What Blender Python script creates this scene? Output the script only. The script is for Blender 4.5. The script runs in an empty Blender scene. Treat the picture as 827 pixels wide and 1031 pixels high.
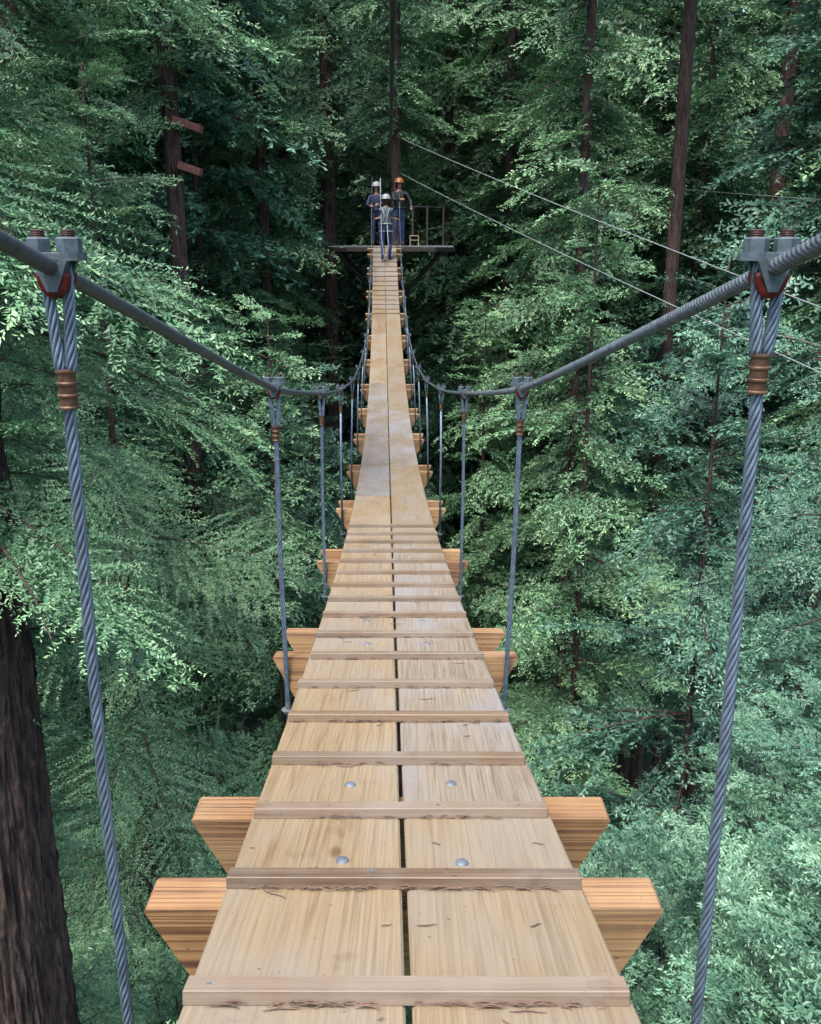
import bpy, bmesh, math, random
import numpy as np
from mathutils import Vector, Matrix
R = math.radians
rng = np.random.default_rng(7)
random.seed(7)
scene = bpy.context.scene
COL = scene.collection

# ------------------------------------------------------------------ helpers
def tag(o, label=None, cat=None, group=None, kind=None):
    if label: o['label'] = label
    if cat: o['category'] = cat
    if group: o['group'] = group
    if kind: o['kind'] = kind
    return o

def empty(name, loc=(0, 0, 0), rz=0.0, parent=None):
    o = bpy.data.objects.new(name, None); COL.objects.link(o)
    o.location = loc; o.rotation_euler = (0, 0, rz); o.empty_display_size = .2
    if parent: o.parent = parent
    o['_w'] = [float(v) for v in loc] if not parent else [loc[i] + parent['_w'][i] for i in range(3)]
    return o

def mesh_np(name, verts, quads=None, tris=None, tint=None, mats=(), fmat=None, smooth=False):
    """mesh from numpy arrays of verts, quads (N,4) and tris (M,3)"""
    me = bpy.data.meshes.new(name)
    verts = np.asarray(verts, dtype=np.float32)
    me.vertices.add(len(verts)); me.vertices.foreach_set('co', verts.ravel())
    loops = []; starts = []; n = 0
    if quads is not None and len(quads):
        quads = np.asarray(quads, dtype=np.int32)
        loops.append(quads.ravel()); starts.append(np.arange(len(quads)) * 4); n = len(quads) * 4
    if tris is not None and len(tris):
        tris = np.asarray(tris, dtype=np.int32)
        loops.append(tris.ravel()); starts.append(n + np.arange(len(tris)) * 3)
    loops = np.concatenate(loops).astype(np.int32); starts = np.concatenate(starts).astype(np.int32)
    me.loops.add(len(loops)); me.loops.foreach_set('vertex_index', loops)
    me.polygons.add(len(starts)); me.polygons.foreach_set('loop_start', starts)
    me.polygons.foreach_set('use_smooth', np.full(len(starts), bool(smooth)))
    for m in mats: me.materials.append(m)
    if fmat is not None: me.polygons.foreach_set('material_index', np.asarray(fmat, dtype=np.int32))
    if tint is not None:
        a = me.attributes.new('tint', 'FLOAT', 'POINT'); a.data.foreach_set('value', np.asarray(tint, dtype=np.float32))
    me.update(calc_edges=True)
    return me

class MB:
    """collects shapes in world coordinates and links them as ONE mesh object"""
    def __init__(s): s.v = []; s.q = []; s.t = []; s.n = 0
    def add(s, v, q=None, t=None):
        v = np.asarray(v, dtype=float)
        if q is not None and len(q): s.q.append(np.asarray(q) + s.n)
        if t is not None and len(t): s.t.append(np.asarray(t) + s.n)
        s.v.append(v); s.n += len(v); return s
    def box(s, c, d, M=None):
        x, y, z = [k / 2 for k in d]
        b = min(x, y, z) * .12
        v = []
        for sz in (-1, 1):      # chamfered box
            for (a, e) in ((-x + b, -y), (x - b, -y), (x, -y + b), (x, y - b), (x - b, y), (-x + b, y), (-x, y - b), (-x, -y + b)):
                v.append((a, e, sz * (z - b)))
        for sz in (-1, 1):
            for (a, e) in ((-x + b, -y + b), (x - b, -y + b), (x - b, y - b), (-x + b, y - b)):
                v.append((a, e, sz * z))
        q = [(i, (i + 1) % 8, 8 + (i + 1) % 8, 8 + i) for i in range(8)]
        q += [(19 - k, 18 - k, 17 - k, 16 - k) for k in (0,)]
        # bottom cap 16..19, top cap 20..23
        q = [(i, (i + 1) % 8, 8 + (i + 1) % 8, 8 + i) for i in range(8)]
        q += [(20, 21, 22, 23), (19, 18, 17, 16)]
        q += [(8, 9, 21, 20), (10, 11, 22, 21), (12, 13, 23, 22), (14, 15, 20, 23)]
        q += [(1, 0, 16, 17), (3, 2, 17, 18), (5, 4, 18, 19), (7, 6, 19, 16)]
        t = [(9, 10, 21), (11, 12, 22), (13, 14, 23), (15, 8, 20), (2, 1, 17), (4, 3, 18), (6, 5, 19), (0, 7, 16)]
        v = np.array(v)
        if M is not None: v = v @ np.array(M.to_3x3()).T
        return s.add(v + np.array(c), q, t)
    def tube(s, pts, r, n=8, cap=True):
        pts = np.asarray(pts, dtype=float); m = len(pts)
        r = np.full(m, r) if np.isscalar(r) else np.asarray(r, dtype=float)
        T = np.gradient(pts, axis=0); T /= np.linalg.norm(T, axis=1)[:, None] + 1e-12
        up = np.array([0, 0, 1.]) if abs(T[0][2]) < .9 else np.array([1., 0, 0])
        U = np.zeros((m, 3)); u = up - T[0] * up.dot(T[0]); u /= np.linalg.norm(u)
        for i in range(m):
            u = u - T[i] * u.dot(T[i]); u /= np.linalg.norm(u); U[i] = u
        V = np.cross(T, U)
        a = np.arange(n) * 2 * math.pi / n
        v = pts[:, None, :] + r[:, None, None] * (np.cos(a)[None, :, None] * U[:, None, :] + np.sin(a)[None, :, None] * V[:, None, :])
        v = v.reshape(-1, 3)
        i = np.arange(m - 1)[:, None] * n; j = np.arange(n)[None, :]; k = (j + 1) % n
        q = np.stack([i + j, i + k, i + n + k, i + n + j], -1).reshape(-1, 4)
        t = []
        if cap:
            v = np.vstack([v, pts[0], pts[-1]]); L = m * n
            for jj in range(n):
                t.append((L, (jj + 1) % n, jj)); t.append((L + 1, (m - 1) * n + jj, (m - 1) * n + (jj + 1) % n))
        return s.add(v, q, t)
    def rope(s, pts, r, lay, step=None, strands=6, n=6):
        """twisted wire rope: real helical strands"""
        pts = np.asarray(pts, dtype=float)
        d = np.r_[0, np.cumsum(np.linalg.norm(np.diff(pts, axis=0), axis=1))]
        step = step or lay / 9
        m = max(4, int(d[-1] / step)); t = np.linspace(0, d[-1], m)
        P = np.stack([np.interp(t, d, pts[:, k]) for k in range(3)], 1)
        T = np.gradient(P, axis=0); T /= np.linalg.norm(T, axis=1)[:, None]
        up = np.array([0, 0, 1.]) if abs(T[0][2]) < .8 else np.array([0, 1., 0])
        U = up - T * (T @ up)[:, None]; U /= np.linalg.norm(U, axis=1)[:, None]; V = np.cross(T, U)
        rs = r * .325
        for k in range(strands):
            a = t / lay * 2 * math.pi + k * 2 * math.pi / strands
            c = P + (r - rs) * (np.cos(a)[:, None] * U + np.sin(a)[:, None] * V)
            s.tube(c, rs, n)
        s.tube(P, r * .5, 5)
        return s
    def prism(s, c, r, h, n=6, rot=0, top=1.0):
        a = np.arange(n) * 2 * math.pi / n + rot
        v = [(r * math.cos(x), r * math.sin(x), -h / 2) for x in a] + [(r * math.cos(x) * top, r * math.sin(x) * top, h / 2) for x in a] + [(0, 0, -h / 2), (0, 0, h / 2)]
        q = [(i, (i + 1) % n, n + (i + 1) % n, n + i) for i in range(n)]
        t = [(2 * n, (i + 1) % n, i) for i in range(n)] + [(2 * n + 1, n + i, n + (i + 1) % n) for i in range(n)]
        return s.add(np.array(v) + np.array(c), q, t)
    def lathe(s, c, prof, n=20):
        """prof: (r, z) pairs round a vertical axis"""
        a = np.arange(n) * 2 * math.pi / n
        v = np.array([(r * math.cos(x), r * math.sin(x), z) for r, z in prof for x in a]) + np.array(c)
        m = len(prof); i = np.arange(m - 1)[:, None] * n; j = np.arange(n)[None, :]; k = (j + 1) % n
        q = np.stack([i + j, i + k, i + n + k, i + n + j], -1).reshape(-1, 4)
        return s.add(v, q)
    def build(s, name, mat, parent=None, smooth=False, origin=None):
        v = np.vstack(s.v)
        o0 = np.array(origin, dtype=float) if origin is not None else (v.min(0) + v.max(0)) / 2
        me = mesh_np(name, v - o0, np.vstack(s.q) if s.q else None, np.vstack(s.t) if s.t else None, mats=(mat,), smooth=smooth)
        o = bpy.data.objects.new(name, me); COL.objects.link(o)
        pw = np.array(parent['_w']) if parent else np.zeros(3)
        o.location = o0 - pw; o['_w'] = [float(x) for x in o0]
        if parent: o.parent = parent
        return o

# ------------------------------------------------------------------ materials
def mat(name):
    m = bpy.data.materials.new(name); m.use_nodes = True
    nt = m.node_tree; b = nt.nodes['Principled BSDF']
    return m, nt, b
def N(nt, t, **kw):
    n = nt.nodes.new(t)
    for k, v in kw.items():
        if k.startswith('i_'): n.inputs[k[2:]].default_value = v
        else: setattr(n, k, v)
    return n
def L(nt, a, b): nt.links.new(a, b)
def ramp(nt, fac, stops, interp='LINEAR'):
    r = nt.nodes.new('ShaderNodeValToRGB'); cr = r.color_ramp; cr.interpolation = interp
    while len(cr.elements) < len(stops): cr.elements.new(.5)
    for e, (p, c) in zip(cr.elements, stops): e.position = p; e.color = (*c, 1)
    L(nt, fac, r.inputs[0]); return r
def noise(nt, vec, scale, detail=4, rough=.6, dist=0):
    n = N(nt, 'ShaderNodeTexNoise'); n.inputs['Scale'].default_value = scale; n.inputs['Detail'].default_value = detail
    n.inputs['Roughness'].default_value = rough; n.inputs['Distortion'].default_value = dist
    L(nt, vec, n.inputs['Vector']); return n
def mapping(nt, src, scale, rnd=True):
    tc = N(nt, 'ShaderNodeTexCoord'); mp = N(nt, 'ShaderNodeMapping'); mp.inputs['Scale'].default_value = scale
    L(nt, tc.outputs[src], mp.inputs['Vector'])
    if rnd:
        oi = N(nt, 'ShaderNodeObjectInfo'); mm = N(nt, 'ShaderNodeMath', operation='MULTIPLY'); mm.inputs[1].default_value = 37.0
        L(nt, oi.outputs['Random'], mm.inputs[0]); L(nt, mm.outputs[0], mp.inputs['Location'])
    return mp.outputs[0]
def mix(nt, fac, a, b, mode='MIX'):
    m = N(nt, 'ShaderNodeMix', data_type='RGBA', blend_type=mode)
    for sock, v in ((m.inputs[0], fac), (m.inputs[6], a), (m.inputs[7], b)):
        if isinstance(v, (int, float)): sock.default_value = v
        elif isinstance(v, tuple): sock.default_value = (*v, 1)
        else: L(nt, v, sock)
    return m.outputs[2]
def bump(nt, b, h, strength, dist):
    n = N(nt, 'ShaderNodeBump'); n.inputs['Strength'].default_value = strength; n.inputs['Distance'].default_value = dist
    L(nt, h, n.inputs['Height']); L(nt, n.outputs[0], b.inputs['Normal'])

def wood(name, axis, stops, grey, gmix, rough=.6, grain=.5, fig=1.0):
    """timber with growth-ring figure, fibre grain and weather stains; axis = grain direction 0/1"""
    m, nt, b = mat(name)
    sc1 = [14, 14, 14]; sc1[axis] = .16
    sc2 = [230, 230, 230]; sc2[axis] = 3.2
    if axis == 1: sc1[2] = 1.0; sc2[2] = 6; 
    v1 = mapping(nt, 'Object', sc1); v2 = mapping(nt, 'Object', sc2); v3 = mapping(nt, 'Object', (2.2, 1.1, 2.2))
    n1 = noise(nt, v1, .9, 3, .55, .2)
    w = N(nt, 'ShaderNodeMath', operation='MULTIPLY'); w.inputs[1].default_value = 11 * fig; L(nt, n1.outputs[0], w.inputs[0])
    sn = N(nt, 'ShaderNodeMath', operation='PINGPONG'); sn.inputs[1].default_value = 1.0; L(nt, w.outputs[0], sn.inputs[0])
    n2 = noise(nt, v2, 1, 3, .7)
    c1 = ramp(nt, sn.outputs[0], stops)
    c2 = ramp(nt, n2.outputs[0], [(.34, (.50, .44, .39)), (.5, (.9, .88, .86)), (.66, (1.1, 1.08, 1.07))])
    col = mix(nt, grain, c1.outputs[0], c2.outputs[0], 'MULTIPLY')
    n3 = noise(nt, v3, 1.4, 5, .6)
    st = ramp(nt, n3.outputs[0], [(.42, (0, 0, 0)), (.66, (1, 1, 1))])
    mm = N(nt, 'ShaderNodeMath', operation='MULTIPLY'); mm.inputs[1].default_value = gmix; L(nt, st.outputs[0], mm.inputs[0])
    col = mix(nt, mm.outputs[0], col, grey)
    # knots and dirt specks
    v4 = mapping(nt, 'Object', (9, 4, 9)); vo = N(nt, 'ShaderNodeTexVoronoi'); vo.inputs['Scale'].default_value = .45; L(nt, v4, vo.inputs['Vector'])
    kn = ramp(nt, vo.outputs['Distance'], [(.03, (.5, .38, .3)), (.065, (1, 1, 1))])
    col = mix(nt, .85, col, kn.outputs[0], 'MULTIPLY')
    v5 = mapping(nt, 'Object', (7, 4, 7)); n5 = noise(nt, v5, 1, 7, .72, .4)
    dk = ramp(nt, n5.outputs[0], [(.60, (1, 1, 1)), (.72, (.66, .58, .50))]); col = mix(nt, .9, col, dk.outputs[0], 'MULTIPLY')
    v6 = mapping(nt, 'Object', (30, 30, 30)); n6 = noise(nt, v6, 2, 2, .5)
    sp_ = ramp(nt, n6.outputs[0], [(.24, (.35, .27, .22)), (.29, (1, 1, 1))]); col = mix(nt, .8, col, sp_.outputs[0], 'MULTIPLY')
    oi = N(nt, 'ShaderNodeObjectInfo'); hs = N(nt, 'ShaderNodeHueSaturation')
    mr = N(nt, 'ShaderNodeMapRange'); mr.inputs[3].default_value = .84; mr.inputs[4].default_value = 1.14; L(nt, oi.outputs['Random'], mr.inputs[0])
    L(nt, mr.outputs[0], hs.inputs['Value']); L(nt, col, hs.inputs['Color']); L(nt, hs.outputs[0], b.inputs['Base Color'])
    rr = ramp(nt, n3.outputs[0], [(.35, (rough - .14,) * 3), (.65, (rough + .12,) * 3)]); L(nt, rr.outputs[0], b.inputs['Roughness'])
    hh = N(nt, 'ShaderNodeMath', operation='ADD'); L(nt, n2.outputs[0], hh.inputs[0]); L(nt, sn.outputs[0], hh.inputs[1])
    bump(nt, b, hh.outputs[0], .35, .0012)
    return m

TAN = [(0, (.172, .130, .074)), (.6, (.184, .140, .081)), (.88, (.160, .116, .062)), (1, (.142, .098, .050))]
M_plank = wood('pine_plank', 1, TAN, (.145, .134, .116), .6, .62, .55, 2.2)
M_plank_grey = wood('weathered_plank', 1, [(0, (.165, .14, .105)), (.7, (.172, .146, .11)), (1, (.14, .11, .075))], (.147, .146, .148), .9, .58, .85, 2.2)
M_cleat = wood('cleat_redwood', 0, [(0, (.145, .102, .062)), (.7, (.155, .112, .070)), (1, (.10, .064, .038))], (.165, .14, .115), .8, .6, .7)
M_beam = wood('stained_beam', 0, [(0, (.235, .135, .058)), (.6, (.19, .10, .040)), (.85, (.12, .056, .024)), (1, (.07, .03, .014))], (.27, .19, .10), .5, .75, .5, 2.4)

def metal(name, col, rough, met=.7, ns=40, var=.3, bmp=.1):
    m, nt, b = mat(name)
    v = mapping(nt, 'Object', (1, 1, 1)); n = noise(nt, v, ns, 4)
    lo = tuple(c * (1 - var) for c in col); hi = tuple(min(1, c * (1 + var)) for c in col)
    r = ramp(nt, n.outputs[0], [(.3, lo), (.7, hi)]); L(nt, r.outputs[0], b.inputs['Base Color'])
    b.inputs['Metallic'].default_value = met; b.inputs['Specular IOR Level'].default_value = .3; b.inputs['Roughness'].default_value = rough
    bump(nt, b, n.outputs[0], bmp, .001); return m
M_wire = metal('galvanised_wire', (.11, .15, .20), .5, .5)
M_cable = metal('dark_steel_cable', (.052, .063, .07), .6, .3)
M_cable2 = metal('steel_cable', (.075, .094, .105), .5, .4)
M_galv = metal('galvanised_casting', (.055, .078, .092), .6, .2, 90, .3, .4)
M_stud = metal('rusty_stud', (.035, .016, .015), .6, .3)
M_red = metal('red_paint', (.07, .006, .005), .5, .1, 60, .6)
M_copper = metal('copper_sleeve', (.09, .052, .034), .48, .6, 70, .45)
M_bolt = metal('zinc_bolt', (.11, .13, .15), .6, .5)
M_steel = metal('platform_steel', (.10, .12, .13), .5, .5)
M_rope = metal('white_rope', (.17, .20, .24), .8, 0)
M_zip = metal('zip_wire', (.17, .20, .21), .6, .2)
M_dkrope = metal('dark_rope', (.018, .02, .022), .85, 0)

def plain(name, col, rough=.7, ns=25, var=.35):
    return metal(name, col, rough, 0, ns, var, .2)
M_grey_deck = plain('weathered_decking', (.12, .135, .14))
M_dark_timber = plain('dark_timber', (.025, .021, .02))
M_box = plain('pale_box_timber', (.25, .19, .13))
M_redwood_block = plain('redwood_block', (.20, .085, .065))

def bark(name, a, b2, sc=1.0):
    m, nt, b = mat(name)
    v = mapping(nt, 'Object', (15 * sc, 15 * sc, 2.6 * sc), rnd=False); n = noise(nt, v, 1, 6, .7, .8)
    v2 = mapping(nt, 'Object', (45, 45, 9), rnd=False); n2 = noise(nt, v2, 1, 4, .7)
    r = ramp(nt, n.outputs[0], [(.40, a), (.62, b2)]); r2 = ramp(nt, n2.outputs[0], [(.3, (.5, .5, .5)), (.7, (1.2, 1.2, 1.2))])
    L(nt, mix(nt, .8, r.outputs[0], r2.outputs[0], 'MULTIPLY'), b.inputs['Base Color']); b.inputs['Roughness'].default_value = .9
    h = N(nt, 'ShaderNodeMath', operation='ADD'); L(nt, n.outputs[0], h.inputs[0]); L(nt, n2.outputs[0], h.inputs[1])
    bump(nt, b, h.outputs[0], .9, .03); return m
M_bark = bark('redwood_bark', (.014, .009, .008), (.105, .064, .052))
M_bark_pale = bark('pale_bark', (.08, .05, .042), (.22, .155, .135))
M_twig = plain('twig_brown', (.13, .075, .05))
M_needle = plain('dry_needle', (.10, .06, .042))

def leaf(name, lo, midc, hi, rough=.46, trans=.16):
    m, nt, b = mat(name)
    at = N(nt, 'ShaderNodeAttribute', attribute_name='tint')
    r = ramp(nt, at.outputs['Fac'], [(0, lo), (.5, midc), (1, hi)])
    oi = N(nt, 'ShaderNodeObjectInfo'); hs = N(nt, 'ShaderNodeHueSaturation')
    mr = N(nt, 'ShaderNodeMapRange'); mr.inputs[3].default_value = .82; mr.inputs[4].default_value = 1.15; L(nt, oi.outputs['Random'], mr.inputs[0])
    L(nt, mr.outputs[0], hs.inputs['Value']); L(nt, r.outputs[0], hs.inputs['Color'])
    L(nt, hs.outputs[0], b.inputs['Base Color']); b.inputs['Roughness'].default_value = rough
    b.inputs['Specular IOR Level'].default_value = .5
    tr = N(nt, 'ShaderNodeBsdfTranslucent'); L(nt, hs.outputs[0], tr.inputs['Color'])
    mx = N(nt, 'ShaderNodeMixShader'); mx.inputs[0].default_value = trans
    out = nt.nodes['Material Output']; L(nt, b.outputs[0], mx.inputs[1]); L(nt, tr.outputs[0], mx.inputs[2]); L(nt, mx.outputs[0], out.inputs[0])
    return m
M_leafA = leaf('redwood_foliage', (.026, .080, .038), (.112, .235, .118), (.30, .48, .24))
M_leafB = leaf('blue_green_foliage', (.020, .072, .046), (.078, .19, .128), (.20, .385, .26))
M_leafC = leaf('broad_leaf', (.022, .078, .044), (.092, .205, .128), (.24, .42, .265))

# ------------------------------------------------------------------ world, sun, camera
w = bpy.data.worlds.new('World'); scene.world = w; w.use_nodes = True
wn = w.node_tree; bg = wn.nodes['Background']
sky = wn.nodes.new('ShaderNodeTexSky'); sky.sky_type = 'NISHITA'; sky.sun_disc = False
SUN_EL, SUN_ROT = R(67), R(212)
sky.sun_elevation = SUN_EL; sky.sun_rotation = SUN_ROT; sky.air_density = 1.0; sky.dust_density = 4.0; sky.ozone_density = 1.0
wn.links.new(sky.outputs[0], bg.inputs[0]); bg.inputs[1].default_value = .15
sd = bpy.data.lights.new('sun', 'SUN'); sd.energy = 1.5; sd.angle = R(12); sd.color = (1, .96, .9)
so = bpy.data.objects.new('sun', sd); COL.objects.link(so)
dirv = Vector((math.sin(SUN_ROT) * math.cos(SUN_EL), math.cos(SUN_ROT) * math.cos(SUN_EL), math.sin(SUN_EL)))
so.rotation_euler = dirv.to_track_quat('Z', 'Y').to_euler(); so.location = (0, 0, 30)
cd = bpy.data.cameras.new('camera'); cam = bpy.data.objects.new('camera', cd); COL.objects.link(cam); scene.camera = cam
cd.sensor_fit = 'VERTICAL'; cd.sensor_height = 36; cd.lens = 36 * 950 / 1031; cd.clip_end = 2000; cd.clip_start = .05
cam.rotation_euler = (R(90 - 15.5), 0, 0); cam.location = (0, 0, 0)
scene.view_settings.view_transform = 'Standard'; scene.view_settings.look = 'None'; scene.view_settings.gamma = 1
scene.view_settings.exposure = 1.9
scene.render.engine = 'CYCLES'; scene.cycles.use_denoising = True
scene.cycles.max_bounces = 4; scene.cycles.diffuse_bounces = 2; scene.cycles.glossy_bounces = 2; scene.cycles.transmission_bounces = 3
scene.cycles.use_adaptive_sampling = True; scene.cycles.adaptive_threshold = .02

# ------------------------------------------------------------------ bridge
def ZD(Y): return 1.38787655e-04 * Y**3 + 6.57288721e-03 * Y**2 - 0.223220817 * Y - 0.742252757
def XC(Y): return .022 - .0235 * Y - .00015 * Y * Y
END = 25.42
bridge = empty('suspension_bridge', (XC(0), 0, ZD(0)))
tag(bridge, 'narrow plank suspension bridge sagging between steel hand cables towards the tree platform', 'bridge')

def strip(mb, x0, x1, Y0, Y1, top, bot, step=.12):
    n = max(2, int((Y1 - Y0) / step) + 1); ys = np.linspace(Y0, Y1, n); c = .004
    ring = [(x0, bot), (x1, bot), (x1, top - c), (x1 - c, top), (x0 + c, top), (x0, top - c)]
    v = [(XC(y) + a, y, ZD(y) + b) for y in ys for a, b in ring]; k = len(ring)
    q = [(i * k + j, i * k + (j + 1) % k, (i + 1) * k + (j + 1) % k, (i + 1) * k + j) for i in range(n - 1) for j in range(k)]
    t = []
    for base, flip in ((0, 1), ((n - 1) * k, 0)):
        for j in range(1, k - 1):
            a = (base, base + j, base + j + 1); t.append(a if not flip else a[::-1])
    q = [x[::-1] for x in q]; t = [x[::-1] for x in t]
    mb.add(v, q, t)
lj = [-1.9, 3.66, 7.78, 11.62, 15.5, 19.25, 22.9, END]
rj = [-1.9, 1.69, 5.55, 9.6, 13.45, 17.3, 21.0, END]
for i in range(7):
    mb = MB(); strip(mb, -.3, -.0045, lj[i] + .002, lj[i + 1] - .002, 0, -.038)
    mb.build('plank', M_plank_grey if i in (2, 3, 6) else M_plank, bridge)
    mb = MB(); strip(mb, .0045, .3, rj[i] + .002, rj[i + 1] - .002, 0, -.038)
    mb.build('plank', M_plank_grey if i in (1, 3, 6) else M_plank, bridge)

def bent(Y):  # slope matrix of the deck
    a = math.atan2(ZD(Y + .05) - ZD(Y - .05), .1)
    return Matrix.Rotation(a, 4, 'X')
cleats = [1.05, 1.375, 1.67, 1.975, 2.30, 2.63, 2.98, 3.30, 3.65, 3.98, 4.315, 4.65, 4.985, 5.325, 5.65, 5.96, 6.28]
far_cl = list(np.arange(20.7, END - .1, .33))
for Y in cleats + far_cl:
    mb = MB(); Mx = bent(Y) @ Matrix.Rotation(random.uniform(-.008, .008), 4, 'Z')
    j = random.uniform(-.004, .004)
    mb.box((XC(Y) + j, Y, ZD(Y) + .0105), (.592 + random.uniform(-.008, .006), .038, .021), Mx)
    cl_ = mb.build('cleat', M_cleat, bridge)
    if Y < 3.5:
        for sx in (-.25, -.06, .07, .24):
            sx += random.uniform(-.02, .02); sb = MB(); sb.lathe((XC(Y) + sx, Y + random.uniform(-.006, .006), ZD(Y) + .021), [(.0036, -.002), (.0036, .0006), (.0012, .0002), (.0001, .0002)], 10)
            sb.build('screw', M_steel, cl_)

pairs = [1.60, 3.37, 5.42, 7.55, 9.62, 11.75, 13.58, 15.4, 17.25, 19.05, 20.65, 22.25, 23.85, 25.15]
def beam(Y):
    mb = MB(); hw = .443; h = .19; ty = .085; dx = .095; c = .005; xc = XC(Y); z = ZD(Y) - .0385; M3 = bent(Y) if Y > 3 else Matrix.Identity(4)
    ring = [(-hw, -c), (-hw + c, 0), (hw - c, 0), (hw, -c), (hw - dx, -h + .01), (hw - dx - .01, -h), (-hw + dx + .01, -h), (-hw + dx, -h + .01)]
    v = []
    for yy, sc in ((-ty / 2, 1), (ty / 2, 1)):
        for a, b in ring: v.append((a, yy, b))
    k = 8
    q = [(j, (j + 1) % k, k + (j + 1) % k, k + j) for j in range(k)]
    q += [(7, 2, 1, 0)][:0]
    t = []
    for j in range(1, k - 1):
        t.append((0, j + 1, j)); t.append((k, k + j, k + j + 1))
    v = np.array(v) @ np.array(M3.to_3x3()).T + np.array((xc, Y, z))
    q = [x[::-1] for x in q]; t = [x[::-1] for x in t]
    mb.add(v, q, t); return mb.build('cross_beam', M_beam, bridge)
for k, Y in enumerate(pairs):
    for s in (-1, 1):
        beam(Y + s * .19)
        if k < 5:
            for sx in (-1, 1):
                b = MB(); yy = Y + s * .19 + (.045 if k == 0 else 0) + random.uniform(-.008, .008); xx = XC(yy) + sx * (.106 + random.uniform(-.008, .008))
                b.lathe((xx, yy, ZD(yy)), [(.0122, -.001), (.0122, .001), (.0105, .0035), (.006, .0052), (.0002, .006)], 18)
                b.build('bolt', M_bolt, bridge, smooth=True)

# hand cables: (x_left, x_right, Y, Z) at each clamp
CL = [(-0.444, 0.449, 1.22, -0.024), (-0.451, 0.369, 3.115, -0.441), (-0.49, 0.297, 5.165, -0.757), (-0.542, 0.238, 7.295, -1.042), (-0.576, 0.157, 9.365, -1.245), (-0.632, 0.096, 11.495, -1.381), (-0.66, 0.034, 13.325, -1.391), (-0.7, -0.024, 15.145, -1.315), (-0.729, -0.071, 16.995, -1.162), (-0.794, -0.112, 18.795, -0.905), (-0.845, -0.167, 20.395, -0.655), (-0.895, -0.19, 21.995, -0.4), (-0.947, -0.228, 23.595, -0.15)]
def cable_pts(side):
    i = 0 if side < 0 else 1
    P = [(CL[0][i] * 1.02, -1.9, .64), (CL[0][i] * 1.01, -.7, .40)] + [(c[i], c[2], c[3]) for c in CL]
    if side < 0: P += [(-1.0, 25.2, .62), (-1.035, 26.9, 1.909)]
    else: P += [(-.27, 25.2, .62), (-.308, 26.9, 1.909)]
    P = np.array(P); t = P[:, 1]
    yy = np.linspace(-1.9, 26.9, 360)
    # smooth interpolation (Catmull-Rom)
    out = []
    for y in yy:
        k = int(np.clip(np.searchsorted(t, y) - 1, 0, len(P) - 2)); p1, p2 = P[k], P[k + 1]
        p0 = P[k - 1] if k > 0 else 2 * p1 - p2; p3 = P[k + 2] if k + 2 < len(P) else 2 * p2 - p1
        u = (y - p1[1]) / (p2[1] - p1[1])
        h = p2[1] - p1[1]; m1 = (p2 - p0) / (p2[1] - p0[1]) * h; m2 = (p3 - p1) / (p3[1] - p1[1]) * h
        a = .55   # partly straight between clamps
        m1 = m1 * a + (p2 - p1) * (1 - a); m2 = m2 * a + (p2 - p1) * (1 - a)
        q = (2*u**3 - 3*u**2 + 1) * p1 + (u**3 - 2*u**2 + u) * m1 + (-2*u**3 + 3*u**2) * p2 + (u**3 - u**2) * m2
        q[1] = y; out.append(q)
    return np.array(out)
for side in (-1, 1):
    P = cable_pts(side)
    near = P[(P[:, 1] > -.9) & (P[:, 1] < 5.0)]; far = P[P[:, 1] >= near[-1][1] - .001]; back = P[P[:, 1] <= near[0][1] + .001]
    mb = MB()
    if side > 0:
        mb.rope(near, .0112, .064, .006, 5, 6); mb.tube(far, .0085, 8); mb.tube(back, .0098, 8)
        mb.build('hand_cable', M_cable2, bridge, smooth=True)
    else:
        mb.tube(P, np.where(P[:, 1] < 5, .0104, .0085), 14); mb.build('hand_cable', M_cable, bridge, smooth=True)

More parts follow.
